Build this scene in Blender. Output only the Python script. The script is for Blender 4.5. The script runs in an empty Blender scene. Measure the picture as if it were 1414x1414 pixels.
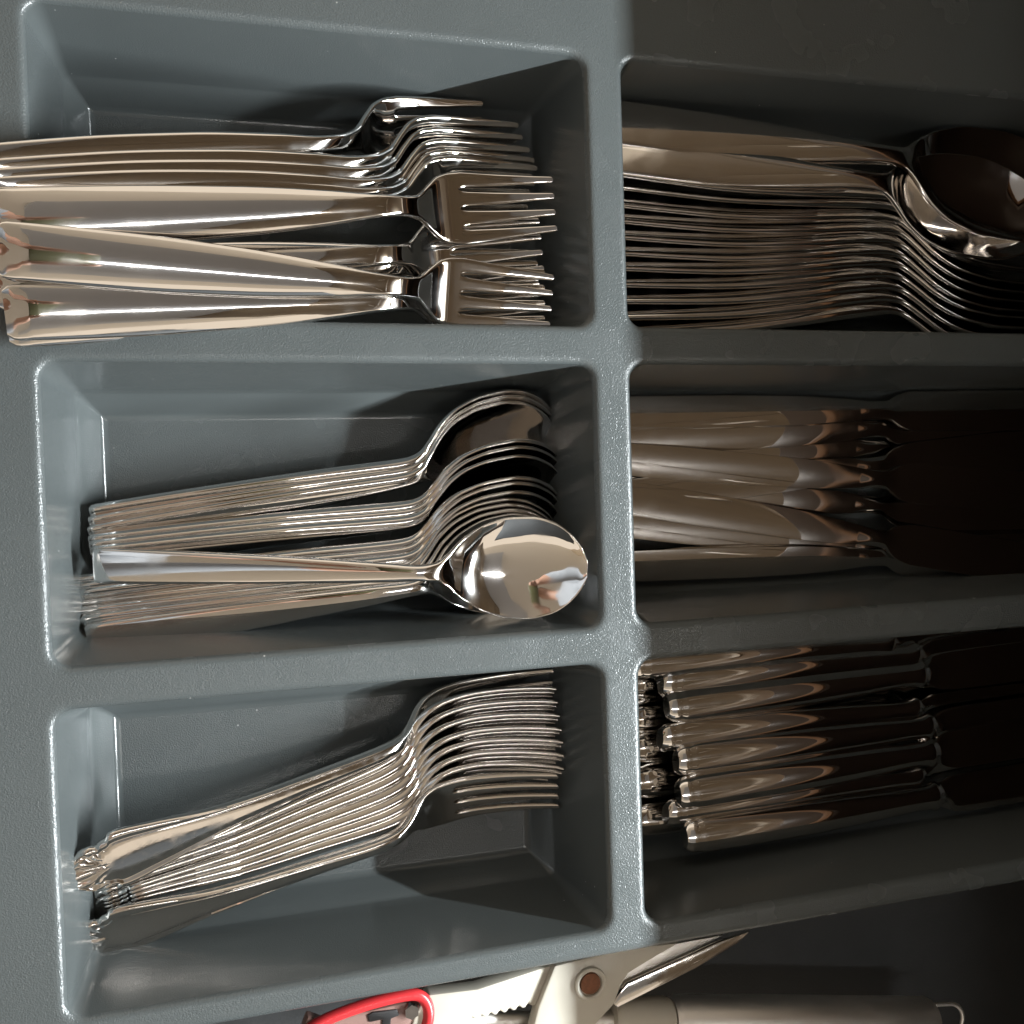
import bpy, bmesh, math, random
import numpy as np
from mathutils import Vector, Matrix

random.seed(4)
SC = bpy.context.scene
COL = SC.collection
R = math.radians

# ---------------------------------------------------------------- camera
TILT, PITCH, ROLL, CAM_H, FPX = R(17.061), R(-1.473), R(-2.255), 0.40, 1415.0
def cam_rot():
    ct, st = math.cos(TILT), math.sin(TILT)
    cr, sr = math.cos(PITCH), math.sin(PITCH)
    cy, sy = math.cos(ROLL), math.sin(ROLL)
    Ry = Matrix(((ct, 0, -st), (0, 1, 0), (st, 0, ct)))
    Rx = Matrix(((1, 0, 0), (0, cr, -sr), (0, sr, cr)))
    Rz = Matrix(((cy, -sy, 0), (sy, cy, 0), (0, 0, 1)))
    return Rx @ Ry @ Rz
CR = cam_rot()
cam = bpy.data.cameras.new('camera')
cam_ob = bpy.data.objects.new('camera', cam)
COL.objects.link(cam_ob)
cam.sensor_width = 36.0
cam.lens = 36.0 * FPX / 1414.0
cam.clip_start, cam.clip_end = 0.005, 50
cam_ob.matrix_world = Matrix.Translation((0, 0, CAM_H)) @ CR.to_4x4()
SC.camera = cam_ob

def P(u, v, z):
    """a spot at height z (metres above the tray rim) as surveyed in the photograph"""
    d = CR @ Vector(((u - 707) / FPX, -(v - 707) / FPX, -1.0))
    k = (z - CAM_H) / d.z
    return Vector((d.x * k, d.y * k, z))

# ---------------------------------------------------------------- world, lamps, exposure
W = bpy.data.worlds.new('World'); SC.world = W; W.use_nodes = True
bg = W.node_tree.nodes['Background']
bg.inputs['Color'].default_value = (1.0, 0.86, 0.69, 1)
bg.inputs['Strength'].default_value = 0.90
SC.view_settings.view_transform = 'Standard'
SC.view_settings.look = 'None'
SC.view_settings.exposure = 0.15
SC.view_settings.gamma = 1.0
SC.cycles.use_denoising = True
SC.cycles.max_bounces = 7
SC.cycles.glossy_bounces = 6
SC.cycles.sample_clamp_indirect = 6.0

LED_POS = Vector((0.90, -0.33, 0.50))
ld = bpy.data.lights.new('work_light', 'AREA')
ld.shape = 'RECTANGLE'; ld.size = 0.85; ld.size_y = 0.014
ld.energy = 38.0; ld.color = (0.91, 0.975, 1.0)
lo = bpy.data.objects.new('work_light', ld); COL.objects.link(lo)
lo.location = LED_POS
lz_ = (LED_POS - Vector((0.1, LED_POS.y, 0))).normalized(); ly_ = lz_.cross(Vector((0, 1, 0)))
lo.matrix_world = Matrix(((0, ly_.x, lz_.x, LED_POS.x), (1, ly_.y, lz_.y, LED_POS.y), (0, ly_.z, lz_.z, LED_POS.z), (0, 0, 0, 1)))

# ---------------------------------------------------------------- materials
def mat(name, color, rough=0.4, metal=0.0, spec=0.5, bump=0.0, bscale=800, bdist=0.0003, mottle=0.0, mscale=30,
        rough_var=0.0, rscale=60, emit=None, estr=0, coat=0.0):
    m = bpy.data.materials.new(name); m.use_nodes = True
    nt = m.node_tree; b = nt.nodes['Principled BSDF']
    b.inputs['Base Color'].default_value = (*color, 1)
    b.inputs['Roughness'].default_value = rough
    b.inputs['Metallic'].default_value = metal
    b.inputs['Specular IOR Level'].default_value = spec
    b.inputs['Coat Weight'].default_value = coat
    tc = nt.nodes.new('ShaderNodeTexCoord')
    if mottle:
        n = nt.nodes.new('ShaderNodeTexNoise'); n.inputs['Scale'].default_value = mscale; n.inputs['Detail'].default_value = 2
        nt.links.new(tc.outputs['Object'], n.inputs['Vector'])
        mx = nt.nodes.new('ShaderNodeMix'); mx.data_type = 'RGBA'
        mx.inputs[6].default_value = (*[c * (1 - mottle) for c in color], 1)
        mx.inputs[7].default_value = (*[min(1, c * (1 + mottle)) for c in color], 1)
        nt.links.new(n.outputs['Fac'], mx.inputs[0]); nt.links.new(mx.outputs[2], b.inputs['Base Color'])
    if rough_var:
        n = nt.nodes.new('ShaderNodeTexNoise'); n.inputs['Scale'].default_value = rscale; n.inputs['Detail'].default_value = 2
        nt.links.new(tc.outputs['Object'], n.inputs['Vector'])
        mr = nt.nodes.new('ShaderNodeMapRange')
        mr.inputs['From Min'].default_value = 0.42; mr.inputs['From Max'].default_value = 0.72
        mr.inputs['To Min'].default_value = max(0.0, rough - rough_var); mr.inputs['To Max'].default_value = rough + rough_var
        nt.links.new(n.outputs['Fac'], mr.inputs['Value']); nt.links.new(mr.outputs['Result'], b.inputs['Roughness'])
    if bump:
        n = nt.nodes.new('ShaderNodeTexNoise'); n.inputs['Scale'].default_value = bscale; n.inputs['Detail'].default_value = 1
        nt.links.new(tc.outputs['Object'], n.inputs['Vector'])
        bp = nt.nodes.new('ShaderNodeBump'); bp.inputs['Strength'].default_value = bump; bp.inputs['Distance'].default_value = bdist
        nt.links.new(n.outputs['Fac'], bp.inputs['Height']); nt.links.new(bp.outputs['Normal'], b.inputs['Normal'])
    if emit:
        b.inputs['Emission Color'].default_value = (*emit, 1); b.inputs['Emission Strength'].default_value = estr
    return m

def dusty(m, base, dust=(0.34, 0.34, 0.33)):
    nt = m.node_tree; b = nt.nodes['Principled BSDF']
    tc = nt.nodes.new('ShaderNodeTexCoord')
    vo = nt.nodes.new('ShaderNodeTexVoronoi'); vo.inputs['Scale'].default_value = 110
    nt.links.new(tc.outputs['Object'], vo.inputs['Vector'])
    sx = nt.nodes.new('ShaderNodeSeparateColor'); nt.links.new(vo.outputs['Color'], sx.inputs[0])
    mr = nt.nodes.new('ShaderNodeMapRange'); mr.inputs['From Min'].default_value = 0.55; mr.inputs['From Max'].default_value = 1.0
    mr.inputs['To Min'].default_value = 0.0; mr.inputs['To Max'].default_value = 0.042
    nt.links.new(sx.outputs[0], mr.inputs['Value'])
    lt = nt.nodes.new('ShaderNodeMath'); lt.operation = 'LESS_THAN'
    nt.links.new(vo.outputs['Distance'], lt.inputs[0]); nt.links.new(mr.outputs['Result'], lt.inputs[1])
    mx = nt.nodes.new('ShaderNodeMix'); mx.data_type = 'RGBA'
    src = b.inputs['Base Color'].links[0].from_socket if b.inputs['Base Color'].links else None
    if src: nt.links.new(src, mx.inputs[6])
    else: mx.inputs[6].default_value = (*base, 1)
    mx.inputs[7].default_value = (*dust, 1)
    nt.links.new(lt.outputs[0], mx.inputs[0]); nt.links.new(mx.outputs[2], b.inputs['Base Color'])
TRAY_C = (0.078, 0.088, 0.089)
M_TRAY = mat('tray_plastic', TRAY_C, rough=0.20, bump=0.28, bscale=1700, bdist=0.0002, mottle=0.06, mscale=25, rough_var=0.05, rscale=45)
M_GRAIN = mat('tray_plastic_grained', TRAY_C, rough=0.27, bump=0.95, bscale=1700, bdist=0.0002, mottle=0.06, mscale=25, rough_var=0.06, rscale=45)
dusty(M_TRAY, TRAY_C); dusty(M_GRAIN, TRAY_C)
M_STEEL = mat('polished_steel', (0.78, 0.76, 0.74), rough=0.075, metal=1.0, rough_var=0.06, rscale=70, bump=0.006, bscale=300, bdist=0.0003)
M_STEEL_OLD = mat('worn_steel', (0.72, 0.69, 0.66), rough=0.12, metal=1.0, rough_var=0.06, rscale=220, bump=0.06, bscale=900, bdist=0.0001)
M_BRUSHED = mat('brushed_steel', (0.90, 0.87, 0.83), rough=0.5, metal=1.0, rough_var=0.05, rscale=150)
M_DRAWER = mat('drawer_lining', (0.05, 0.054, 0.058), rough=0.6, bump=0.3, bscale=900, mottle=0.15, mscale=60)
M_CREAM = mat('cream_plastic', (0.58, 0.54, 0.46), rough=0.35, mottle=0.05, mscale=60, rough_var=0.06)
M_PINK = mat('pink_plastic', (0.22, 0.13, 0.11), rough=0.4, mottle=0.05)
M_RED = mat('red_plastic', (0.55, 0.03, 0.035), rough=0.3)
M_BLACK = mat('black_plastic', (0.012, 0.012, 0.013), rough=0.4)
M_RUST = mat('rusty_rivet', (0.22, 0.09, 0.045), rough=0.6, metal=0.4, mottle=0.5, mscale=500, bump=0.5, bscale=900)
M_COUNTER = mat('countertop_wood', (0.07, 0.046, 0.034), rough=0.45, mottle=0.25, mscale=14)
M_CEIL = mat('ceiling_paint', (0.84, 0.82, 0.78), rough=0.9)
M_LAMP = mat('lamp_diffuser', (0.9, 0.9, 0.9), rough=0.5, emit=(1.0, 0.97, 0.92), estr=16)
M_CABWOOD = mat('cabinet_wood', (0.17, 0.13, 0.085), rough=0.5, mottle=0.2, mscale=9)
M_KNIT = mat('grey_knit', (0.33, 0.34, 0.36), rough=0.95, mottle=0.2, mscale=120)
M_PANTS = mat('dark_denim', (0.03, 0.032, 0.04), rough=0.9)
M_SKIN = mat('skin', (0.46, 0.26, 0.18), rough=0.5)
M_HAIR = mat('dark_hair', (0.03, 0.02, 0.015), rough=0.5)
M_CASE = mat('olive_phone_case', (0.10, 0.095, 0.04), rough=0.4)
M_TILE = mat('floor_tile', (0.2, 0.15, 0.11), rough=0.5)
M_REFL_GREY = mat('reflection_grey', (0.55, 0.59, 0.66), rough=0.9)  # cool tone put into the colour so the steel mirrors neutral grey
M_EDGE = mat('counter_edge_band', (0.30, 0.16, 0.08), rough=0.5)
M_WALL = mat('kitchen_wall_paint', (0.55, 0.47, 0.37), rough=0.8)
M_CABINET = mat('cabinet_white', (0.7, 0.62, 0.5), rough=0.5)

# ---------------------------------------------------------------- mesh helpers
def mesh_ob(name, verts, faces, material, parent=None, smooth=True, normals=None):
    me = bpy.data.meshes.new(name)
    me.from_pydata([tuple(v) for v in verts], [], faces)
    me.materials.append(material)
    if smooth:
        me.polygons.foreach_set('use_smooth', [True] * len(me.polygons))
    me.update()
    if normals is not None:
        me.normals_split_custom_set_from_vertices([tuple(n) for n in normals])
    o = bpy.data.objects.new(name, me); COL.objects.link(o)
    if parent: o.parent = parent
    return o

def bm_ob(name, bm, material, parent=None, smooth=True, angle=40):
    me = bpy.data.meshes.new(name)
    bmesh.ops.recalc_face_normals(bm, faces=bm.faces)
    bm.to_mesh(me); bm.free()
    me.materials.append(material)
    if smooth:
        me.polygons.foreach_set('use_smooth', [True] * len(me.polygons))
        me.set_sharp_from_angle(angle=R(angle))
    o = bpy.data.objects.new(name, me); COL.objects.link(o)
    if parent: o.parent = parent
    return o

def empty(name, M, label, cat, group=None):
    o = bpy.data.objects.new(name, None); COL.objects.link(o)
    o.empty_display_size = 0.01
    o.matrix_world = M
    o['label'] = label; o['category'] = cat
    if group: o['group'] = group
    return o

def tag(o, label, cat, group=None):
    o['label'] = label; o['category'] = cat
    if group: o['group'] = group
    return o

def interp(pts, x):
    """smooth (monotone cubic) curve through control points"""
    xs = np.array([p[0] for p in pts], float); ys = np.array([p[1] for p in pts], float)
    h = np.diff(xs); d = np.diff(ys) / h
    m = np.zeros(len(xs)); m[0], m[-1] = d[0], d[-1]
    for i in range(1, len(xs) - 1):
        if d[i-1] * d[i] > 0:
            w1, w2 = 2*h[i] + h[i-1], h[i] + 2*h[i-1]
            m[i] = (w1 + w2) / (w1 / d[i-1] + w2 / d[i])
    x = np.clip(np.asarray(x, float), xs[0], xs[-1])
    i = np.clip(np.searchsorted(xs, x, side='right') - 1, 0, len(xs) - 2)
    t = (x - xs[i]) / h[i]
    return ((1+2*t)*(1-t)**2)*ys[i] + t*(1-t)**2*h[i]*m[i] + t*t*(3-2*t)*ys[i+1] + t*t*(t-1)*h[i]*m[i+1]

def smooth_profile(prof, S, L, sig=2.6):
    x = np.arange(0, L + .25, .25); z = interp(prof, x / L)
    k = np.exp(-0.5 * (np.arange(-40, 41) * .25 / sig)**2); k /= k.sum()
    z = np.convolve(np.pad(z, 40, mode='reflect', reflect_type='odd'), k, mode='valid')
    return np.interp(S, x, z)

def pinch(d, rho=1.25, lo=0.22):
    q = min(max(d, 0) / rho, 1.0)
    return lo + (1 - lo) * math.sqrt(1 - (1 - q)**2)

def finish_parts(verts, faces, pid, part_names, bevel, material, bevel_deg=55):
    """bevel the hard edges of one solid, then cut it into its parts; the parts keep the
    shading normals of the whole so that no seam shows. Returns [(name, mesh)]"""
    bm = bmesh.new()
    vs = [bm.verts.new(v) for v in verts]
    for f, p in zip(faces, pid):
        fc = bm.faces.new([vs[i] for i in f]); fc.material_index = p; fc.smooth = True
    loose = [v for v in bm.verts if not v.link_faces]
    bmesh.ops.delete(bm, geom=loose, context='VERTS')
    bmesh.ops.recalc_face_normals(bm, faces=bm.faces)
    if bevel:
        ed = [e for e in bm.edges if len(e.link_faces) == 2 and e.calc_face_angle(0) > R(bevel_deg)]
        bmesh.ops.bevel(bm, geom=ed, offset=bevel, segments=2, profile=0.5, affect='EDGES', clamp_overlap=True, material=-1)
    bm.normal_update()
    bm.verts.ensure_lookup_table(); bm.verts.index_update()
    vn = np.zeros((len(bm.verts), 3))
    for f in bm.faces:
        n = np.array(f.normal) * max(f.calc_area(), 1e-12)
        for v in f.verts: vn[v.index] += n
    vn /= np.maximum(np.linalg.norm(vn, axis=1, keepdims=True), 1e-20)
    out = []
    for k, nm in enumerate(part_names):
        idx = {}; vv = []; ff = []; nn = []
        for f in bm.faces:
            if f.material_index != k: continue
            face = []
            for v in f.verts:
                if v.index not in idx:
                    idx[v.index] = len(vv); vv.append(tuple(v.co)); nn.append(vn[v.index])
                face.append(idx[v.index])
            ff.append(face)
        if not ff: continue
        me = bpy.data.meshes.new(nm)
        me.from_pydata(vv, [], ff); me.materials.append(material)
        me.polygons.foreach_set('use_smooth', [True] * len(ff)); me.update()
        me.normals_split_custom_set_from_vertices([tuple(n) for n in nn])
        out.append((nm, me))
    bm.free()
    return out

def slab(rows, cols, pos, mask, part_of):
    """closed solid from a (rows x cols) sheet: pos(i, j) -> (top, bottom) points in mm; mask[i][j] says which cells exist"""
    nr, nc = rows, cols
    verts = []; top = {}; bot = {}
    for i in range(nr):
        for j in range(nc):
            a, b = pos(i, j)
            top[i, j] = len(verts); verts.append([c * 0.001 for c in a])
            bot[i, j] = len(verts); verts.append([c * 0.001 for c in b])
    faces = []; pid = []
    def has(i, j): return 0 <= i < nr-1 and 0 <= j < nc-1 and mask(i, j)
    for i in range(nr-1):
        for j in range(nc-1):
            if not has(i, j): continue
            p = part_of(i, j)
            q = [(i, j), (i+1, j), (i+1, j+1), (i, j+1)]
            faces.append([top[k] for k in q]); pid.append(p)
            faces.append([bot[k] for k in reversed(q)]); pid.append(p)
            for (di, dj, a, b) in ((0, -1, (i, j), (i+1, j)), (0, 1, (i+1, j+1), (i, j+1)), (-1, 0, (i, j+1), (i, j)), (1, 0, (i+1, j), (i+1, j+1))):
                if not has(i+di, j+dj):
                    faces.append([top[a], bot[a], bot[b], top[b]]); pid.append(p)
    return verts, faces, pid

def frame_from(p0, p1, roll):
    x = (p1 - p0).normalized()
    up = Vector((0, 0, 1)); left = up.cross(x).normalized(); upp = x.cross(left)
    z = upp * math.cos(roll) - left * math.sin(roll)
    y = z.cross(x)
    return x, y, z

def lay(name, parts, L, p0, p1, roll, label, cat, group, sub=None):
    """one piece of cutlery: origin at its handle end p0, pointing at p1, rolled about its length"""
    x, y, z = frame_from(p0, p1, R(roll))
    k = (p1 - p0).length / (L * 0.001)
    M = Matrix(((x.x*k, y.x*k, z.x*k, p0.x), (x.y*k, y.y*k, z.y*k, p0.y), (x.z*k, y.z*k, z.z*k, p0.z), (0, 0, 0, 1)))
    root = empty(name, M, label, cat, group)
    made = {}
    for nm, me in parts:
        o = bpy.data.objects.new(nm, me); COL.objects.link(o)
        o.parent = made[sub[nm]] if sub and nm in sub and sub[nm] in made else root
        made.setdefault(nm, o)
    return root

# ---------------------------------------------------------------- cutlery shapes (millimetres)
def rows_for(L, extra, n=60):
    s = list(np.linspace(0, L, n))
    for a, b, m in extra: s += list(np.linspace(a, b, m))
    s = sorted(s); out = [s[0]]
    for v in s[1:]:
        if v - out[-1] > 0.75: out.append(v)
    out[-1] = L
    return out

def make_fork(L, width, prof, root, neck, tine_h, tine_c, crown, thick, ornate=False, bevel=0.0002, material=None):
    S = rows_for(L, [(0, 22, 26 if ornate else 12), (root - 30, root + 6, 26)])
    S = [s for s in S if abs(s - root) > 0.7] + [root]; S.sort()
    ir = S.index(root)
    fr = [0, .05, .14, .28, .5, .72, .86, .95, 1] if ornate else [0, .06, .17, .36, .64, .83, .94, 1]
    cg = 2
    spec = []                                    # per column: (tine, fraction) or (gap, fraction)
    for k in range(4):
        for a in fr: spec.append(('t', k, a))
        if k < 3:
            for a in range(1, cg): spec.append(('g', k, a / cg))
    nc = len(spec)
    def yroot(c):
        if c[0] == 't': return tine_c(c[1], 0) + (2*c[2] - 1) * tine_h(0)
        a = tine_c(c[1], 0) + tine_h(0); b = tine_c(c[1]+1, 0) - tine_h(0)
        return a + (b - a) * c[2]
    W0 = yroot(spec[-1])
    Sa = np.array(S); zc = smooth_profile(prof, Sa, L); wv = interp(width, Sa); th = interp(thick, Sa); cr = interp(crown, Sa)
    slope = np.gradient(zc, Sa)
    def pos(i, j):
        s = S[i]; c = spec[j]
        if i >= ir:
            f = (s - root) / (L - root)
            if c[0] == 't':
                y = tine_c(c[1], f) + (2*c[2] - 1) * tine_h(f)
            else: y = yroot(c)
            t = y / W0
            if i == ir and c[0] == 'g': s -= 1.3
            if c[0] == 't' and i == len(S) - 1: s -= 1.0 * (2*c[2] - 1)**2
            dz = crown_at(s, t, cr[i])
        else:
            t = yroot(c) / W0; y = t * wv[i]; dz = crown_at(s, t, cr[i])
        n = 1 / math.hypot(1, slope[i])
        d = tine_h(f) - abs(y - tine_c(c[1], f)) if (i > ir and c[0] == 't') else W0*(wv[i]/W0 if i < ir else 1) - abs(y)
        if i < ir: d = min(d, s*1.0 + .3)
        h = th[i]/2 * pinch(d, lo=.3)
        a = (s - slope[i]*n*(h + dz), y, zc[i] + n*(h + dz))
        b = (s + slope[i]*n*h, y, zc[i] - n*h)
        if ornate: b = (b[0], b[1], b[2] + 0.3*abs(t)**3)
        return a, b
    def crown_at(s, t, c):
        d = c * (1 - t*t)
        if ornate:
            e = abs(t)
            if s < 120:
                k = min(1, (120 - s) / 60)
                d += k * (0.55 * math.exp(-((e - 0.86) / 0.07)**2) - 0.35 * math.exp(-((e - 0.70) / 0.06)**2))
            if s < 15:
                ang = math.atan2(t * 8, 16 - s)
                d += 0.75 * math.cos(ang * 17) * max(0, 1 - (s / 15)**2) * max(0, 1 - e**3)
        return d
    def mask(i, j):
        if i < ir: return True
        return spec[j][0] == 't' and spec[j+1][0] == 't' and spec[j][1] == spec[j+1][1]
    iN = next(i for i, s in enumerate(S) if s >= neck)
    def part(i, j):
        if i >= ir: return 2 + spec[j][1]
        return 1 if i >= iN else 0
    v, f, p = slab(len(S), nc, pos, mask, part)
    return finish_parts(v, f, p, ['handle', 'head', 'tine', 'tine', 'tine', 'tine'], bevel, material)

def make_spoon(L, width, prof, neck, crown, thick, depth, bevel=0.0002, material=None, nc=19):
    S = rows_for(L, [(0, 8, 8), (neck - 12, L, 46), (L - 8, L, 12)], n=46)
    Sa = np.array(S); zc = smooth_profile(prof, Sa, L); wv = interp(width, Sa); th = interp(thick, Sa); cr = interp(crown, Sa)
    dp = interp(depth, Sa); slope = np.gradient(zc, Sa)
    T = np.sin(np.linspace(-1, 1, nc) * math.pi / 2 * 0.8) / math.sin(math.pi / 2 * 0.8)
    T = np.array(sorted(list(T) + [-.985, -.96, .96, .985])); nc = len(T)
    def pos(i, j):
        t = T[j]; y = t * wv[i]; s = S[i]
        bowl = -dp[i] * (1 - abs(t)**2.2)
        n = 1 / math.hypot(1, slope[i])
        dz = cr[i] * (1 - t*t) + bowl
        h = th[i]/2 * pinch(min(wv[i] - abs(y), s + .3, L - s + .3), lo=.3)
        a = (s - slope[i]*n*h, y, zc[i] + n*h + dz)
        b = (s + slope[i]*n*h, y, zc[i] - n*h + bowl)
        return a, b
    iN = next(i for i, s in enumerate(S) if s >= neck)
    v, f, p = slab(len(S), nc, pos, lambda i, j: True, lambda i, j: 1 if i >= iN else 0)
    return finish_parts(v, f, p, ['handle', 'bowl'], bevel, material)

def make_knife(L, width, edge_shift, prof, bolster, neck, crown, thick, bevel=0.0002, material=None, nc=15, rnd=2.0, end=6):
    S = rows_for(L, [(0, end, 8), (bolster - 6, neck + 8, 16), (L - 25, L, 14)], n=44)
    Sa = np.array(S); zc = smooth_profile(prof, Sa, L); wv = interp(width, Sa); th = interp(thick, Sa); cr = interp(crown, Sa); sh = interp(edge_shift, Sa)
    T = np.linspace(-1, 1, nc)
    def pos(i, j):
        t = T[j]; y = t * wv[i] + sh[i]; s = S[i]
        d = cr[i] * (1 - abs(t)**rnd)
        return (s, y, zc[i] + th[i]/2 + d), (s, y, zc[i] - th[i]/2 - d)
    i0 = next(i for i, s in enumerate(S) if s >= bolster); i1 = next(i for i, s in enumerate(S) if s >= neck)
    v, f, p = slab(len(S), nc, pos, lambda i, j: True, lambda i, j: 0 if i < i0 else (1 if i < i1 else 2))
    return finish_parts(v, f, p, ['handle', 'bolster', 'blade'], bevel, material)

# smooth broad-handled table fork
LF = 212
FORK = make_fork(LF,
    width=[(0, 7.6), (1.2, 8.8), (4, 9.5), (40, 9.9), (80, 8.8), (115, 6.2), (132, 4.3), (143, 3.9), (150, 4.6), (157, 9.2), (162, 12.6), (168, 14.0), (174, 14.3)],
    prof=[(0, 0), (.2, .6), (.4, 2.5), (.55, 5.2), (.62, 6.3), (.655, 5.6), (.69, 3.0), (.72, -0.2), (.75, -3.6), (.785, -5.4), (.86, -5.0), (.93, -3), (1, 0)],
    root=172, neck=142, tine_h=lambda f: 3.0 - 1.75 * f**1.1, tine_c=lambda k, f: (k - 1.5) * (7.55 - 1.0 * f),
    crown=[(0, .8), (10, 2.0), (60, 2.7), (110, 2.2), (128, 1.2), (138, .3), (150, 0), (172, -.25), (212, .1)],
    thick=[(0, 1.6), (60, 2.0), (120, 2.6), (142, 3.2), (156, 2.4), (172, 2.0), (212, 1.3)], material=M_STEEL)
# ornate fork with shell-tipped handle
LO = 208
OFORK = make_fork(LO,
    width=[(0, 3.0), (1.5, 5.8), (4, 8.2), (7, 9.8), (10, 10.0), (11.8, 9.3), (13.5, 10.4), (15.5, 10.9), (16.8, 12.6), (19, 13.0), (32, 11.0), (55, 6.6), (85, 4.2), (120, 3.4), (136, 3.3), (141, 4.6), (146, 8.8), (152, 11.6), (160, 12.6), (166, 12.6)],
    prof=[(0, 0), (.25, .3), (.44, -.8), (.58, -1.2), (.64, -2.8), (.675, -7.5), (.72, -12.5), (.76, -13.6), (.80, -13.2), (.87, -10), (.94, -5.2), (1, 0)],
    root=163, neck=136, tine_h=lambda f: 2.45 - 1.2 * f**1.2, tine_c=lambda k, f: (k - 1.5) * (6.75 - 0.5 * f),
    crown=[(0, .8), (12, 1.0), (30, .5), (80, .8), (120, 1.0), (136, .8), (150, .1), (208, .1)],
    thick=[(0, 2.6), (20, 2.6), (80, 3.8), (130, 4.4), (150, 3.2), (208, 1.8)], ornate=True, material=M_STEEL_OLD)
# dessert spoon with narrow square-ended handle
LS = 198
SPOON = make_spoon(LS,
    width=[(0, 6.2), (1, 6.9), (3, 7.2), (60, 6.0), (110, 4.2), (128, 3.3), (134, 3.9), (139, 7), (145, 12.8), (155, 18.8), (165, 21.8), (174, 22.2), (183, 20.2), (190, 15.8), (195, 10.2), (197.2, 6), (198, 3.5)],
    prof=[(0, 0), (.22, 2.2), (.45, 4.9), (.60, 6.8), (.655, 7.0), (.69, 4.4), (.73, 0.2), (.78, -2.0), (.88, -2.0), (1, 0)],
    neck=132, crown=[(0, .5), (60, .7), (125, 1.0), (136, .3), (142, 0), (198, 0)],
    thick=[(0, 3.0), (60, 3.6), (125, 4.0), (140, 2.8), (198, 2.1)],
    depth=[(0, 0), (134, 0), (140, 1.4), (147, 4.4), (155, 6.4), (163, 6.9), (175, 6.0), (187, 3.6), (198, .4)], material=M_STEEL)
# soup spoon with broad handle
LT = 222
TSPOON = make_spoon(LT,
    width=[(0, 7.5), (1.2, 9.0), (4, 9.8), (40, 10.0), (80, 7.6), (108, 4.8), (122, 4.0), (128, 4.8), (134, 9.0), (142, 15.5), (154, 22.0), (170, 26.0), (186, 26.4), (200, 22.8), (211, 16.5), (218, 10), (221, 6), (222, 3.2)],
    prof=[(0, 0), (.2, 1.2), (.4, 3.6), (.50, 5.2), (.56, 6.0), (.60, 4.2), (.64, 0.6), (.70, -1.6), (.86, -1.4), (1, 0)],
    neck=126, crown=[(0, .5), (60, 1.3), (105, 1.4), (122, .6), (134, 0), (222, 0)],
    thick=[(0, 2.0), (60, 2.4), (112, 3.4), (132, 2.4), (222, 1.8)],
    depth=[(0, 0), (127, 0), (134, 1.2), (144, 4.8), (160, 9.0), (176, 10.4), (198, 8.4), (212, 4.2), (222, .4)], material=M_STEEL)
# broad-handled knife
LK = 290
KNIFE = make_knife(LK,
    width=[(0, 5.6), (1.2, 6.8), (4, 7.4), (50, 7.9), (100, 7.4), (130, 5.6), (144, 4.4), (152, 4.6), (160, 8.4), (170, 10.5), (240, 10.8), (270, 9.0), (284, 5), (290, 1.2)],
    edge_shift=[(0, 0), (150, 0), (165, -.6), (240, -.6), (270, 1.0), (290, 5)],
    prof=[(0, 0), (1, 0)], bolster=142, neck=156,
    crown=[(0, .3), (8, .5), (80, .55), (130, .6), (146, 1.4), (156, .8), (164, .3), (290, .15)],
    thick=[(0, 2.6), (50, 3.0), (146, 3.2), (160, 1.4), (290, .9)], material=M_STEEL)
# hollow-handled knife
LH = 285
HKNIFE = make_knife(LH,
    width=[(0, 5.2), (1.0, 6.4), (3, 7.2), (5.4, 7.6), (6.4, 7.5), (7.4, 7.6), (8.6, 8.0), (14, 8.5), (60, 8.8), (110, 7.4), (136, 6.2), (142, 6.4), (147, 7.6), (150, 6.2), (158, 8.8), (170, 9.8), (240, 10.2), (268, 8.6), (280, 5), (285, 1.2)],
    edge_shift=[(0, 0), (150, 0), (165, -.6), (240, -.6), (268, 1.0), (285, 5)],
    prof=[(0, 0), (1, 0)], bolster=139, neck=152,
    crown=[(0, 2.6), (3, 3.5), (5.4, 3.8), (6.4, 3.75), (7.4, 3.8), (8.6, 4.0), (60, 4.4), (110, 3.7), (136, 3.2), (146, 3.6), (152, 1.4), (160, .3), (285, .1)],
    thick=[(0, 1.6), (140, 1.8), (156, 1.5), (285, .9)], rnd=2.4, nc=19, end=10, material=M_STEEL)

# ---------------------------------------------------------------- the tray
FLOOR = -0.062
XL0, XL1, XR0, XR1 = -0.0550, 0.1632, 0.1745, 0.5200
YROW = [(0.0632, 0.1812), (-0.0630, 0.0533), (-0.1918, -0.0728)]
OUT_X0, OUT_X1, OUT_Y0, OUT_Y1 = -0.0900, 0.5350, -0.2005, 0.2300

def rrect(x0, x1, y0, y1, r, z, n=7, m=10):
    pts = []
    for cx, cy, a0 in ((x1 - r, y1 - r, 0), (x0 + r, y1 - r, 90), (x0 + r, y0 + r, 180), (x1 - r, y0 + r, 270)):
        for k in range(n):
            a = R(a0 + 90 * k / (n - 1)); pts.append((cx + r*math.cos(a), cy + r*math.sin(a), z))
    full = []
    for i in range(len(pts)):
        full.append(pts[i])
        if (i + 1) % n == 0:
            a, b = pts[i], pts[(i + 1) % len(pts)]
            for k in range(1, m): full.append(tuple(a[c] + (b[c] - a[c]) * k / m for c in range(3)))
    return full

tray = empty('cutlery_tray', Matrix.Translation((0.05, 0, FLOOR)), 'dark grey moulded plastic cutlery tray with six compartments', 'cutlery tray')
TI = tray.matrix_world.inverted()
def tray_part(name, verts, faces, parent, material=None, **kw):
    return mesh_ob(name, verts, faces, material or M_TRAY, parent, **kw)
OFF = Vector((0.05, 0, FLOOR))
def loc(v): return (v[0] - OFF.x, v[1] - OFF.y, v[2] - OFF.z)

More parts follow.
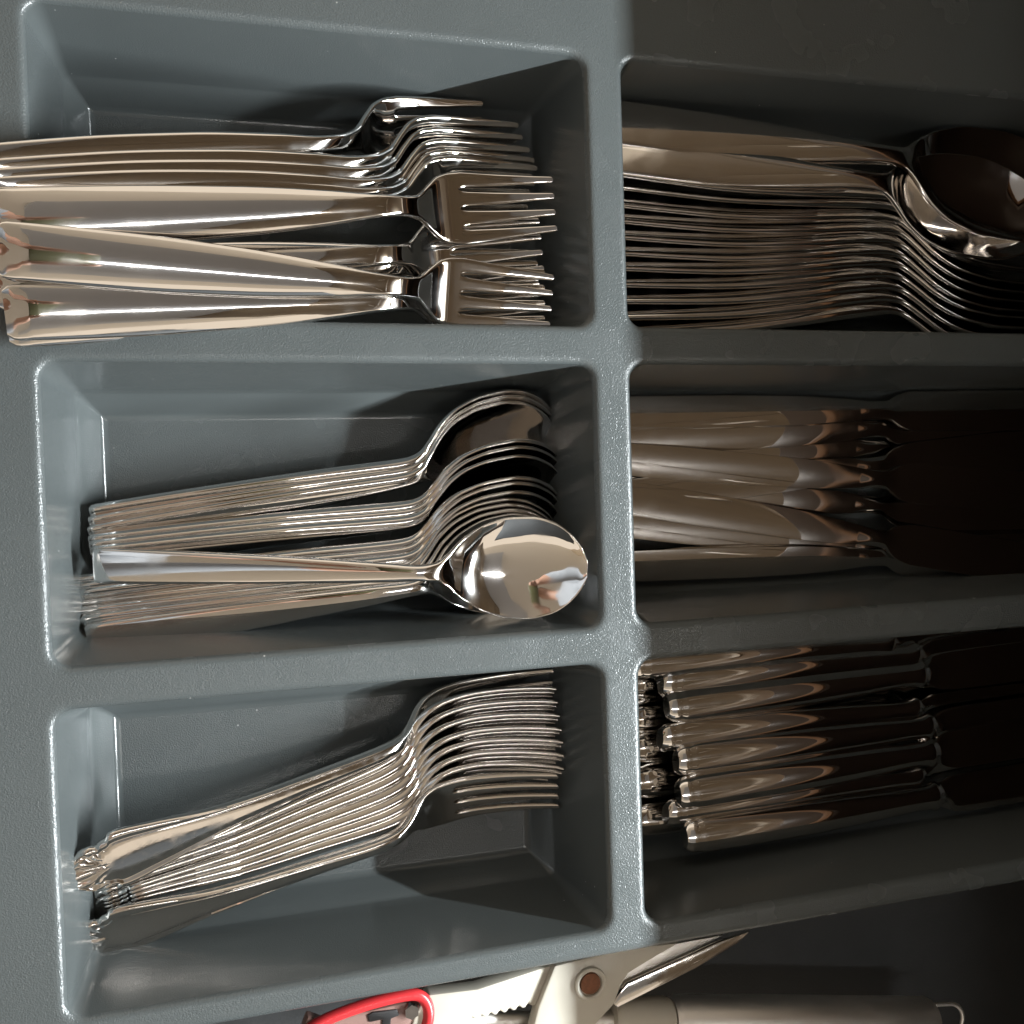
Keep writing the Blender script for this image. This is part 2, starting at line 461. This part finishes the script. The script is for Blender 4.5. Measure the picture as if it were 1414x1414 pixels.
RF = 0.0030       # rounding of the rim edge
xmid = (XL1 + XR0) / 2
ymid = [(YROW[0][0] + YROW[1][1]) / 2, (YROW[1][0] + YROW[2][1]) / 2]
ylim = [(ymid[0], OUT_Y1 - 0.004), (ymid[1], ymid[0]), (OUT_Y0 + 0.004, ymid[1])]
rim_v, rim_f = [], []
for (x0, x1, X0, X1) in ((XL0, XL1, OUT_X0 + 0.004, xmid), (XR0, XR1, xmid, OUT_X1 - 0.004)):
    for (y0, y1), (Y0, Y1) in zip(YROW, ylim):
        e = 0.0012
        rings = [rrect(x0-e, x1+e, y0-e, y1+e, 0.0085 + e, 0.0)]
        rings.append(rrect(x0, x1, y0, y1, 0.0085, 0.0))
        for k in range(1, 6):                       # rounded edge
            a = R(82) * k / 5
            i = RF * math.sin(a); z = -RF * (1 - math.cos(a))
            rings.append(rrect(x0+i, x1-i, y0+i, y1-i, 0.0085 - i*0.5, z))
        ib, zb = RF*math.sin(R(82)), -RF*(1 - math.cos(R(82)))
        for k in range(1, 9):                       # drafted wall
            f = k / 8; i = ib + (0.0098 - ib)*f; z = zb + (-0.0480 - zb)*f
            rings.append(rrect(x0+i, x1-i, y0+i, y1-i, 0.0070 - 0.0040*f, z))
        for (i, z, r) in ((0.0103, -0.0492, .0028), (0.0110, -0.0500, .0026), (0.0140, -0.0545, .0018), (0.0172, -0.0600, .0012), (0.0180, -0.0611, .0011), (0.0192, -0.0618, .001), (0.0206, FLOOR, .001)):
            rings.append(rrect(x0+i, x1-i, y0+i, y1-i, r, z))
        vv = [p for rg in rings for p in rg]; n = len(rings[0]); ff = []
        for k in range(len(rings) - 1):
            for a in range(n):
                b = (a + 1) % n
                ff.append((k*n + a, k*n + b, (k+1)*n + b, (k+1)*n + a))
        NF = 6                                       # rings 0..6 (the rounded edge) go with the rim
        comp = tray_part('compartment', [loc(p) for p in vv[NF*n:]], [tuple(a - NF*n for a in f) for f in ff[NF*n:]], tray)
        base = rings[-1]
        fl = tray_part('compartment_floor', [loc(p) for p in base], [list(range(n))], comp, material=M_GRAIN)
        # flat rim from the rounded opening out to the middle of the dividers
        s0 = len(rim_v); ring = rings[0]
        for p in ring: rim_v.append(p)
        for p in ring:
            ax = (p[0] - (x0+x1)/2) / ((x1-x0)/2); ay = (p[1] - (y0+y1)/2) / ((y1-y0)/2)
            inx = x0 + .0085 < p[0] < x1 - .0085; iny = y0 + .0085 < p[1] < y1 - .0085
            q = [p[0], p[1], 0.0]
            if inx: q[1] = Y1 if ay > 0 else Y0
            elif iny: q[0] = X1 if ax > 0 else X0
            else:
                cx = x1 - .0085 if ax > 0 else x0 + .0085; cy = y1 - .0085 if ay > 0 else y0 + .0085
                dx, dy = p[0] - cx, p[1] - cy
                bx = X1 if ax > 0 else X0; by = Y1 if ay > 0 else Y0
                if abs(dx) >= abs(dy):
                    q[0] = bx; q[1] = cy + (by - cy) * min(1, abs(dy) / max(abs(dx), 1e-9))
                else:
                    q[1] = by; q[0] = cx + (bx - cx) * abs(dx) / abs(dy)
            rim_v.append(tuple(q))
        for a in range(n):
            b = (a + 1) % n
            rim_f.append((s0 + a, s0 + n + a, s0 + n + b, s0 + b))
        s1 = len(rim_v); rim_v += vv[:(NF + 1)*n]
        rim_f += [tuple(a + s1 for a in f) for f in ff[:NF*n]]
# rounded outer edge and skirt
ring0 = None; rings = []
for k in range(0, 6):
    a = R(90) * k / 5; i = 0.004 * (1 - math.sin(a)); z = -0.004 * (1 - math.cos(a))
    rings.append(rrect(OUT_X0+i, OUT_X1-i, OUT_Y0+i, OUT_Y1-i, 0.0002, z, n=3, m=12))
rings.append(rrect(OUT_X0, OUT_X1, OUT_Y0, OUT_Y1, 0.0002, -0.012, n=3, m=12))
rings.append(rrect(OUT_X0+.003, OUT_X1-.003, OUT_Y0+.003, OUT_Y1-.003, 0.0002, FLOOR, n=3, m=12))
n = len(rings[0]); s0 = len(rim_v)
rim_v += [p for rg in rings for p in rg]
for k in range(len(rings) - 1):
    for a in range(n):
        b = (a + 1) % n
        rim_f.append((s0 + k*n + a, s0 + (k+1)*n + a, s0 + (k+1)*n + b, s0 + k*n + b))
rim = tray_part('rim', [loc(p) for p in rim_v], rim_f, tray, material=M_GRAIN)

# ---------------------------------------------------------------- setting: drawer, counter
def box(name, x0, x1, y0, y1, z0, z1, material, bev=0.002, parent=None):
    bm = bmesh.new()
    bmesh.ops.create_cube(bm, size=1)
    for v in bm.verts:
        v.co = Vector(((x0+x1)/2 + v.co.x*(x1-x0), (y0+y1)/2 + v.co.y*(y1-y0), (z0+z1)/2 + v.co.z*(z1-z0)))
    if bev: bmesh.ops.bevel(bm, geom=bm.edges[:], offset=bev, segments=2, affect='EDGES', profile=0.5)
    return bm_ob(name, bm, material, parent, angle=60)
dr = box('drawer_floor', -0.14, 0.56, -0.42, 0.26, -0.082, -0.066, M_DRAWER); dr['kind'] = 'structure'
ct = box('countertop', 0.39, 1.15, -1.2, 1.2, 0.080, 0.148, M_COUNTER, bev=0.003); ct['kind'] = 'structure'

eb = box('countertop_edge', 0.3875, 0.3897, -1.2, 1.2, 0.082, 0.092, M_EDGE, bev=0.0005); eb['kind'] = 'structure'
for nm, x0, x1, y0, y1, z0, z1 in (('cabinet_side', 0.40, 1.15, -0.47, -0.45, -0.80, 0.079), ('cabinet_side', 0.40, 1.15, 0.30, 0.32, -0.80, 0.079), ('cabinet_back', 0.66, 0.68, -0.449, 0.299, -0.80, 0.079)):
    q = box(nm, x0, x1, y0, y1, z0, z1, M_COUNTER); q['kind'] = 'structure'
sf = box('added_reflection_panel', 0.06, 1.16, -1.4, 1.0, 1.62, 1.718, M_REFL_GREY, bev=0); sf['kind'] = 'structure'  # added panel out of view, gives the steel its grey overhead reflections
ow = box('opposite_wall', -2.0, -1.95, -2.2, 2.2, -0.85, 1.72, M_CABINET, bev=0); ow['kind'] = 'structure'
for nm, y0, y1, z0, z1, x1, m_ in (('door', -0.35, 0.45, -0.85, 1.15, -1.93, M_CEIL), ('door_frame', -0.43, -0.36, -0.85, 1.22, -1.91, M_CABWOOD), ('door_frame', 0.46, 0.53, -0.85, 1.22, -1.91, M_CABWOOD),
                                   ('door_frame', -0.36, 0.46, 1.155, 1.22, -1.91, M_CABWOOD), ('shelf_unit', 0.85, 1.65, -0.85, 0.75, -1.62, M_EDGE)):
    q = box(nm, -1.949, x1, y0, y1, z0, z1, m_, bev=0.003); q['kind'] = 'structure'
ku = box('added_dark_block', -0.80, 0.36, -1.70, -1.10, -0.85, 0.60, M_DRAWER); ku['kind'] = 'structure'  # invented dark block out of view, darkens low reflections in the steel
cl = box('ceiling', -2.2, 1.16, -2.2, 2.2, 1.72, 1.76, M_CEIL, bev=0); cl['kind'] = 'structure'
kf = box('kitchen_floor', -2.2, 1.16, -2.2, 2.2, -0.89, -0.85, M_TILE, bev=0); kf['kind'] = 'structure'
wc = empty('wall_cabinet', Matrix.Translation((0.88, 0, 0.53)), 'brown wooden wall cabinet over the countertop', 'cabinet')
def local_box(name, par, x0, x1, y0, y1, z0, z1, material, bev=0.002):
    o = box(name, x0, x1, y0, y1, z0, z1, material, bev, None)
    t = (par.parent or par).matrix_world.translation
    o.data.transform(Matrix.Translation(-t)); o.parent = par
    return o
local_box('carcass', wc, 0.64, 1.15, -1.2, 1.2, 0.53, 1.615, M_CABWOOD)
for k in range(5):
    y = -1.2 + 0.48 * k
    d = local_box('cabinet_door', wc, 0.617, 0.638, y + .003, y + .477, 0.532, 1.612, M_CABWOOD, .003)
    local_box('door_handle', d, 0.600, 0.6165, y + .40, y + .412, 0.58, 0.70, M_BRUSHED, .002)
cp = empty('ceiling_lamp', Matrix.Translation((0.33, -0.42, 1.62)), 'long white ceiling lamp above the drawer', 'lamp')
local_box('lamp_housing', cp, 0.02, 0.66, -0.46, -0.38, 1.60, 1.619, M_CABINET, .003)
local_box('lamp_tube', cp, 0.05, 0.63, -0.455, -0.385, 1.572, 1.599, M_LAMP, .004)

# ---------------------------------------------------------------- cutlery in the tray
ORD = ['first', 'second', 'third', 'fourth', 'fifth', 'sixth', 'seventh', 'eighth', 'ninth', 'tenth', 'eleventh', 'twelfth', 'thirteenth', 'fourteenth']
def put(name, parts, L, a, za, b, zb, roll, label, cat, group):
    return lay(name, parts, L, P(a[0], a[1], za), P(b[0], b[1], zb), roll, label, cat, group)

# top left: smooth forks
g = 'smooth steel forks in the top left compartment'
side = [((-75, 246), .010, (665, 176), -.047, 32), ((-32, 262), .010, (711, 205), -.048, 38), ((-28, 275), .010, (717, 222), -.047, 36),
        ((-24, 286), .010, (726, 239), -.046, 37), ((-20, 295), .009, (733, 254), -.046, 35), ((-18, 303), .008, (736, 264), -.045, 36)]
for i, (a, za, b, zb, r) in enumerate(side):
    put('fork', FORK, LF, a, za, b, zb, r, 'smooth steel fork turned on its side, %s from the top in the top left compartment' % ORD[i], 'fork', g)
flat = [((-14, 302), .016, (766, 282), -.016, 6, 'smooth steel fork lying flat with tines spread out in the middle of its heap'),
        ((-10, 392), .006, (748, 338), -.028, 8, 'smooth steel fork half hidden under the flat fork in the top left compartment'),
        ((-6, 344), .019, (762, 416), -.014, 10, 'smooth steel fork whose handle crosses over the others in the top left compartment'),
        ((6, 432), .014, (752, 408), -.024, 12, 'smooth steel fork along the lower edge of the top left compartment'),
        ((8, 442), .007, (744, 396), -.036, 10, 'lowest smooth steel fork, mostly hidden, its handle end over the rim'),
        ((12, 388), .003, (744, 360), -.036, 14, 'smooth steel fork buried in the top left heap, only its handle edge showing')]
for a, za, b, zb, r, lab in flat:
    put('fork', FORK, LF, a, za, b, zb, r, lab, 'fork', g)

# middle left: spoons
g = 'steel spoons in the middle left compartment'
sp = [((128, 718), -.050, (766, 584), -.045, 40), ((127, 732), -.050, (767, 592), -.045, 39), ((126, 746), -.049, (767, 602), -.044, 34),
      ((126, 755), -.049, (774, 646), -.043, 52), ((127, 763), -.048, (774, 655), -.043, 52), ((128, 771), -.047, (773, 668), -.042, 51),
      ((104, 812), -.050, (772, 696), -.042, 52), ((108, 821), -.049, (772, 705), -.042, 50), ((113, 830), -.048, (770, 718), -.041, 48),
      ((110, 848), -.050, (768, 736), -.038, 36), ((108, 861), -.047, (772, 748), -.034, 28), ((116, 872), -.044, (778, 758), -.030, 20), ((122, 886), -.040, (784, 766), -.026, 12)]
for i, (a, za, b, zb, r) in enumerate(sp):
    if i < 9: lab = 'steel spoon nested on its side, %s from the top in the middle left compartment' % ORD[i]
    else: lab = 'steel spoon under the big flat spoon, %s of the four lowest handles from the top' % ORD[i-9]
    put('spoon', SPOON, LS, a, za, b, zb, r, lab, 'spoon', g)
put('spoon', SPOON, LS, (130, 781), -.030, (811, 787), +.002, 11, 'steel spoon lying on top with its bowl facing up, mirroring the room', 'spoon', g)

# bottom left: ornate forks
g = 'ornate forks in the bottom left compartment'
of = [((94, 1212), -.022, (766, 950), -.048, 22)]
for i in range(7):
    f = i / 6
    of.append(((126 + 6*f, 1230 + 38*f + random.uniform(-2, 2)), -.049, (766 + 10*min(1, f*1.4), 958 + 112*f), -.043, 64 - 6*f + random.uniform(-2, 2)))
of.append(((100, 1304), -.040, (772, 1092), -.036, 28))
for i, (a, za, b, zb, r) in enumerate(of):
    if i == 0: lab = 'shell-tipped ornate fork with its handle lying over the others in the bottom left compartment'
    elif i == 8: lab = 'shell-tipped ornate fork at the lower side of the row, its tines spread to view'
    else: lab = 'ornate fork nested on its side, %s from the top in the bottom left row' % ORD[i]
    put('ornate_fork', OFORK, LO, a, za, b, zb, r, lab, 'fork', g)

# top right: soup spoons
g = 'soup spoons in the top right compartment'
for i in range(13):
    f = i / 12
    za = -.026 - .022*min(1, i/3); zb = -.016 - .030*min(1, i/4)
    r = [-18, -20, -32][i] if i < 3 else -38 - 8*f + random.uniform(-2.5, 2.5)
    lab = 'steel soup spoon, %s handle from the top in the top right compartment' % ORD[i] if i else 'topmost soup spoon in the top right compartment, its bowl facing up'
    a, b = (836, 172 + 270*f), (1478, 300 + 138*f)
    if i == 0: a, b, r = (836, 168), (1494, 268), -14
    if i == 1: a, b, za, zb, r = (836, 210), (1456, 298), -.024, -.010, -14
    put('soup_spoon', TSPOON, LT, a, za, b, zb, r, lab, 'spoon', g)

# middle right: broad-handled knives
g = 'broad-handled knives in the middle right compartment'
kn = [((838, 570), (1290, 566), -.046, -10), ((838, 606), (1290, 588), -.050, 4), ((838, 622), (1290, 620), -.054, 0), ((838, 632), (1290, 668), -.044, 6),
      ((838, 688), (1290, 634), -.047, -4), ((838, 668), (1290, 704), -.054, 4), ((838, 682), (1290, 756), -.044, -2), ((838, 718), (1290, 764), -.051, 2), ((838, 782), (1290, 766), -.048, 14)]
for i, (a, b, z, r) in enumerate(sorted(kn, key=lambda k: k[0][1])):
    p0 = P(a[0], a[1], z - .002); p1 = P(b[0], b[1], z + .002)
    p1 = p0 + (p1 - p0).normalized() * (LK * .001)
    lay('broad_knife', KNIFE, LK, p0, p1, r, 'broad smooth-handled steel knife, %s handle from the top in the middle right compartment' % ORD[i], 'knife', g)

# bottom right: hollow-handled knives
g = 'hollow-handled knives in the bottom right compartment'
hk = [((868, 922), -.040, 20), ((912, 944), -.040, 14), ((920, 976), -.038, -6), ((911, 1020), -.040, 18), ((933, 1052), -.038, 8), ((936, 1096), -.036, -6), ((919, 1124), -.042, 16), ((945, 1156), -.038, -4)]
for i, (a, z, r) in enumerate(hk):
    p0 = P(a[0], a[1], z + .003); p1 = p0 + Vector((LH*.001, 0.004 * (i % 3 - 1), -.014))
    lay('hollow_knife', HKNIFE, LH, p0, p1, r, 'thick-handled steel knife, %s from the top in the upper layer of the bottom right compartment' % ORD[i], 'knife', g)
lk = [((862, 946), -.053, 10), ((860, 992), -.053, -5), ((862, 1036), -.054, 5), ((868, 1082), -.051, 0), ((866, 1134), -.053, -8)]
for i, (a, z, r) in enumerate(lk):
    p0 = P(a[0], a[1], z); p1 = p0 + Vector((LH*.001, 0.003 * (i % 2), 0))
    lay('hollow_knife', HKNIFE, LH, p0, p1, r, 'thick-handled steel knife under the others, %s from the top along the divider' % ORD[i], 'knife', g)

# ---------------------------------------------------------------- tools beside the tray
def prism(name, uv, z, thick, material, parent, bev=0.0012, off=None):
    """a flat piece of real thickness, outline surveyed at height z"""
    t = parent.matrix_world.translation if parent else Vector((0, 0, 0))
    bm = bmesh.new()
    vs = [bm.verts.new(P(u, v, z) - t) for u, v in uv]
    f = bm.faces.new(vs)
    r = bmesh.ops.extrude_face_region(bm, geom=[f])
    for v in r['geom']:
        if isinstance(v, bmesh.types.BMVert): v.co.z -= thick
    bmesh.ops.recalc_face_normals(bm, faces=bm.faces)
    if bev:
        ed = [e for e in bm.edges if e.calc_face_angle(0) > R(40)]
        bmesh.ops.bevel(bm, geom=ed, offset=bev, segments=2, affect='EDGES', profile=0.5, clamp_overlap=True)
    return bm_ob(name, bm, material, parent, angle=35)

def tube(name, pts, rad, material, parent, seg=14, cap=True):
    t = parent.matrix_world.translation if parent else Vector((0, 0, 0))
    pts = [Vector(p) - t for p in pts]; rad = rad if isinstance(rad, (list, tuple)) else [rad] * len(pts)
    vv, ff = [], []
    ref = Vector((0, 0, 1))
    for i, p in enumerate(pts):
        d = (pts[min(i+1, len(pts)-1)] - pts[max(i-1, 0)]).normalized()
        a = d.cross(ref).normalized(); b = a.cross(d)
        for k in range(seg):
            an = 2*math.pi*k/seg
            vv.append(p + (a*math.cos(an) + b*math.sin(an)) * rad[i])
    for i in range(len(pts)-1):
        for k in range(seg):
            l = (k+1) % seg
            ff.append((i*seg+k, i*seg+l, (i+1)*seg+l, (i+1)*seg+k))
    if cap:
        ff.append(tuple(range(seg))[::-1]); ff.append(tuple((len(pts)-1)*seg + k for k in range(seg)))
    o = mesh_ob(name, vv, ff, material, parent)
    o.data.set_sharp_from_angle(angle=R(40))
    return o

# kitchen scissors with cream handles
zs = -0.022
sc = empty('kitchen_scissors', Matrix.Translation(P(815, 1358, zs - .03)), 'cream plastic kitchen scissors with rusty rivet beside the tray', 'scissors')
teeth = []
for k in range(7):
    u = 735 - 13*k; v = 1388 + 3.2*k
    teeth += [(u, v + 3), (u - 5, v - 2), (u - 9, v + 4)]
prism('handle', [(592, 1374), (660, 1366), (764, 1332), (742, 1388)] + teeth + [(640, 1440), (590, 1460), (560, 1440), (575, 1400)], zs - .003, .009, M_CREAM, sc)
prism('handle', [(766, 1334), (860, 1310), (940, 1302), (905, 1322), (868, 1345), (858, 1362), (848, 1388), (800, 1440), (740, 1480), (690, 1480), (735, 1425), (744, 1390)], zs, .008, M_CREAM, sc)
prism('blade', [(850, 1352), (930, 1304), (1000, 1291), (938, 1324), (856, 1368)], zs - .009, .0018, M_BRUSHED, sc, .0005)
prism('blade', [(846, 1384), (866, 1358), (990, 1302), (1037, 1286), (1020, 1302), (960, 1338), (852, 1392)], zs - .006, .0022, M_STEEL_OLD, sc, .0006)
c = P(815, 1358, zs + .0006)
bm = bmesh.new()
bmesh.ops.create_cone(bm, cap_ends=True, segments=24, radius1=.0052, radius2=.0046, depth=.003)
bmesh.ops.translate(bm, verts=bm.verts, vec=c - sc.matrix_world.translation - Vector((0, 0, .0009)))
rv = bm_ob('rivet', bm, M_RUST, sc)
ring = []
for k in range(25):
    a = 2*math.pi*k/24; ring.append(c + Vector((.0064*math.cos(a), .0064*math.sin(a), .0002)))
tube('rivet_collar', ring, .0011, M_CREAM, sc, seg=8, cap=False)

# red-rimmed opener
zo = -0.026
op = empty('can_opener', Matrix.Translation(P(520, 1400, zo - .03)), 'pink plastic opener with red rim and T-shaped slot at the tray edge', 'opener')
prism('body', [(448, 1412), (500, 1398), (560, 1385), (580, 1387), (584, 1400), (580, 1420), (540, 1450), (430, 1470), (415, 1430), (425, 1404)], zo, .007, M_PINK, op)
rp0 = [(408, 1470), (414, 1440), (438, 1414), (500, 1389), (560, 1374), (583, 1377), (592, 1395), (588, 1418), (570, 1440), (520, 1470)]
rp = []
for k in range(len(rp0) * 4):                       # rounded closed rim
    q = k / 4; i = int(q); f = q - i; A, B, C, D = (rp0[(i + m) % len(rp0)] for m in (-1, 0, 1, 2))
    rp.append(tuple(.5*(2*B[c] + (C[c]-A[c])*f + (2*A[c]-5*B[c]+4*C[c]-D[c])*f*f + (3*B[c]-A[c]-3*C[c]+D[c])*f**3) for c in (0, 1)))
rp.append(rp[0])
tube('red_rim', [P(u, v, zo + .001) for u, v in rp], [.0025]*len(rp), M_RED, op, seg=12, cap=False)
prism('slot', [(507, 1402), (515, 1398), (548, 1394), (552, 1402), (540, 1407), (538, 1430), (526, 1432), (528, 1408), (510, 1412)], zo + .0006, .003, M_BLACK, op, .0003)
bm = bmesh.new(); bmesh.ops.create_cone(bm, cap_ends=True, segments=6, radius1=.0032, radius2=.0032, depth=.003)
bmesh.ops.translate(bm, verts=bm.verts, vec=P(568, 1396, zo + .001) - op.matrix_world.translation)
bm_ob('nut', bm, M_STEEL_OLD, op)

# steel-handled utensil with hanging loop
zu = -0.036
ut = empty('steel_utensil', Matrix.Translation(P(1100, 1404, zu - .02)), 'kitchen utensil with brushed steel tube handle and wire hanging loop', 'utensil')
a, b = P(924, 1408, zu), P(1284, 1408, zu)
ax = (b - a).normalized()
tube('handle', [a, a + ax*.002, a + ax*.003, a + (b-a)*.5, b - ax*.003, b - ax*.001, b], [.0098, .0105, .0112, .0112, .0110, .0102, .008], M_BRUSHED, ut, seg=40)
tube('collar', [a - ax*.030, a - ax*.028, a - ax*.003, a - ax*.0008], [.0085, .0100, .0104, .0098], M_CREAM, ut, seg=32)
tube('shaft', [a - ax*.16, a - ax*.03], [.003, .004], M_BRUSHED, ut, seg=16)
lat = Vector((-ax.y, ax.x, 0))
lp = [b - ax*.002 + lat*.0075]
for k in range(13):
    an = math.pi * (0.5 - k/12); lp.append(b + ax*(.012 + .0085*math.cos(an)) + lat*.0082*math.sin(an))
lp.append(b - ax*.002 - lat*.0075)
tube('hanging_loop', lp, .0011, M_BRUSHED, ut, seg=10)

# ---------------------------------------------------------------- the person taking the picture (mirrored in the spoons)
def skinned(verts, edges, radii, levels=2):
    me = bpy.data.meshes.new('figure'); me.from_pydata(verts, edges, []); me.update()
    o = bpy.data.objects.new('figure', me); COL.objects.link(o)
    o.modifiers.new('skin', 'SKIN')
    sk = me.skin_vertices[0].data if me.skin_vertices else None
    if sk is None:
        bpy.context.view_layer.objects.active = o
        bpy.ops.mesh.customdata_skin_add(); sk = me.skin_vertices[0].data
    for i, r in enumerate(radii):
        sk[i].radius = r if isinstance(r, tuple) else (r, r)
    sk[0].use_root = True
    sb = o.modifiers.new('sub', 'SUBSURF'); sb.levels = levels; sb.render_levels = levels
    dg = bpy.context.evaluated_depsgraph_get()
    out = bpy.data.meshes.new_from_object(o.evaluated_get(dg))
    bpy.data.objects.remove(o)
    return out
V, E, RD = [], [], []
def node(p, r, link=None):
    V.append(tuple(p)); RD.append(r)
    if link is not None: E.append((link, len(V) - 1))
    return len(V) - 1
pel = node((-.47, 0, .08), (.15, .12))
wai = node((-.47, 0, .22), (.14, .11), pel)
che = node((-.42, 0, .40), (.17, .12), wai)
uch = node((-.38, 0, .51), (.15, .10), che)
nck = node((-.34, 0, .60), .055, uch)
hd0 = node((-.30, 0, .67), .075, nck)
hd1 = node((-.26, 0, .75), .10, hd0)
hd2 = node((-.25, 0, .83), .075, hd1)
for sgn in (-1, 1):
    sh = node((-.38, .18*sgn, .53), .068, uch)
    el = node((-.30, .25*sgn, .29), .052, sh)
    fo = node((-.20, .19*sgn, .35), .046, el)
    wr = node((-.085, .118*sgn, .398), .030, fo)
    pa = node((-.035, .098*sgn, .414), (.034, .018), wr)
    for k, (dx, ln) in enumerate(((-.022, .030), (-.004, .038), (.014, .040), (.032, .034))):
        a1 = node((-.020 + dx*.9, .098*sgn, .407), .0095, pa)
        a2 = node((-.012 + dx, .088*sgn, .396), .0088, a1)
        node((-.008 + dx, (.088 - ln*.5)*sgn, .3985), .0078, a2)
    t1 = node((-.045, .086*sgn, .424), .011, pa)
    node((-.026, .062*sgn, .4215), .009, t1)
    hp = node((-.47, .095*sgn, .0), .105, pel)
    kn_ = node((-.46, .10*sgn, -.40), .068, hp)
    an = node((-.48, .10*sgn, -.78), .045, kn_)
    node((-.37, .11*sgn, -.825), (.04, .025), an)
body = skinned(V, E, RD)
pr = empty('person', Matrix.Translation((-.5, 0, -.85)), 'person in grey sweater and dark trousers holding up a phone, mirrored in the spoons', 'person')
for m in (M_KNIT, M_PANTS, M_SKIN): body.materials.append(m)
for p in body.polygons:
    c = p.center; p.use_smooth = True
    p.material_index = 2 if (c.x > -.11 and c.z > .3) or (c.z > .585 and abs(c.y) < .13) else (1 if c.z < .06 and abs(c.y) < .24 else 0)
bo = bpy.data.objects.new('body', body); COL.objects.link(bo); bo.location = (.5, 0, .85); bo.parent = pr
bm = bmesh.new(); bmesh.ops.create_icosphere(bm, subdivisions=4, radius=1)
for v in bm.verts:
    v.co = Vector((-.285 + v.co.x*.098, v.co.y*.095, .79 + v.co.z*.092)) + Vector((.5, 0, .85))
    if v.co.x > .28: v.co.z = max(v.co.z, .85 + .80)
bm_ob('hair', bm, M_HAIR, pr)
back = CR @ Vector((0, 0, 1)); rt = CR @ Vector((1, 0, 0)); upv = CR @ Vector((0, 1, 0))
pc = Vector((0, 0, CAM_H)) + back * .0125
ph = empty('phone', Matrix((( rt.x, upv.x, back.x, pc.x), (rt.y, upv.y, back.y, pc.y), (rt.z, upv.z, back.z, pc.z), (0, 0, 0, 1))), 'phone in an olive case held over the drawer, mirrored in the spoons', 'phone')
box('case', -.038, .038, -.080, .080, -.0045, .004, M_CASE, .003, ph)
box('screen', -.034, .034, -.074, .074, .0041, .0052, M_BLACK, .0005, ph)
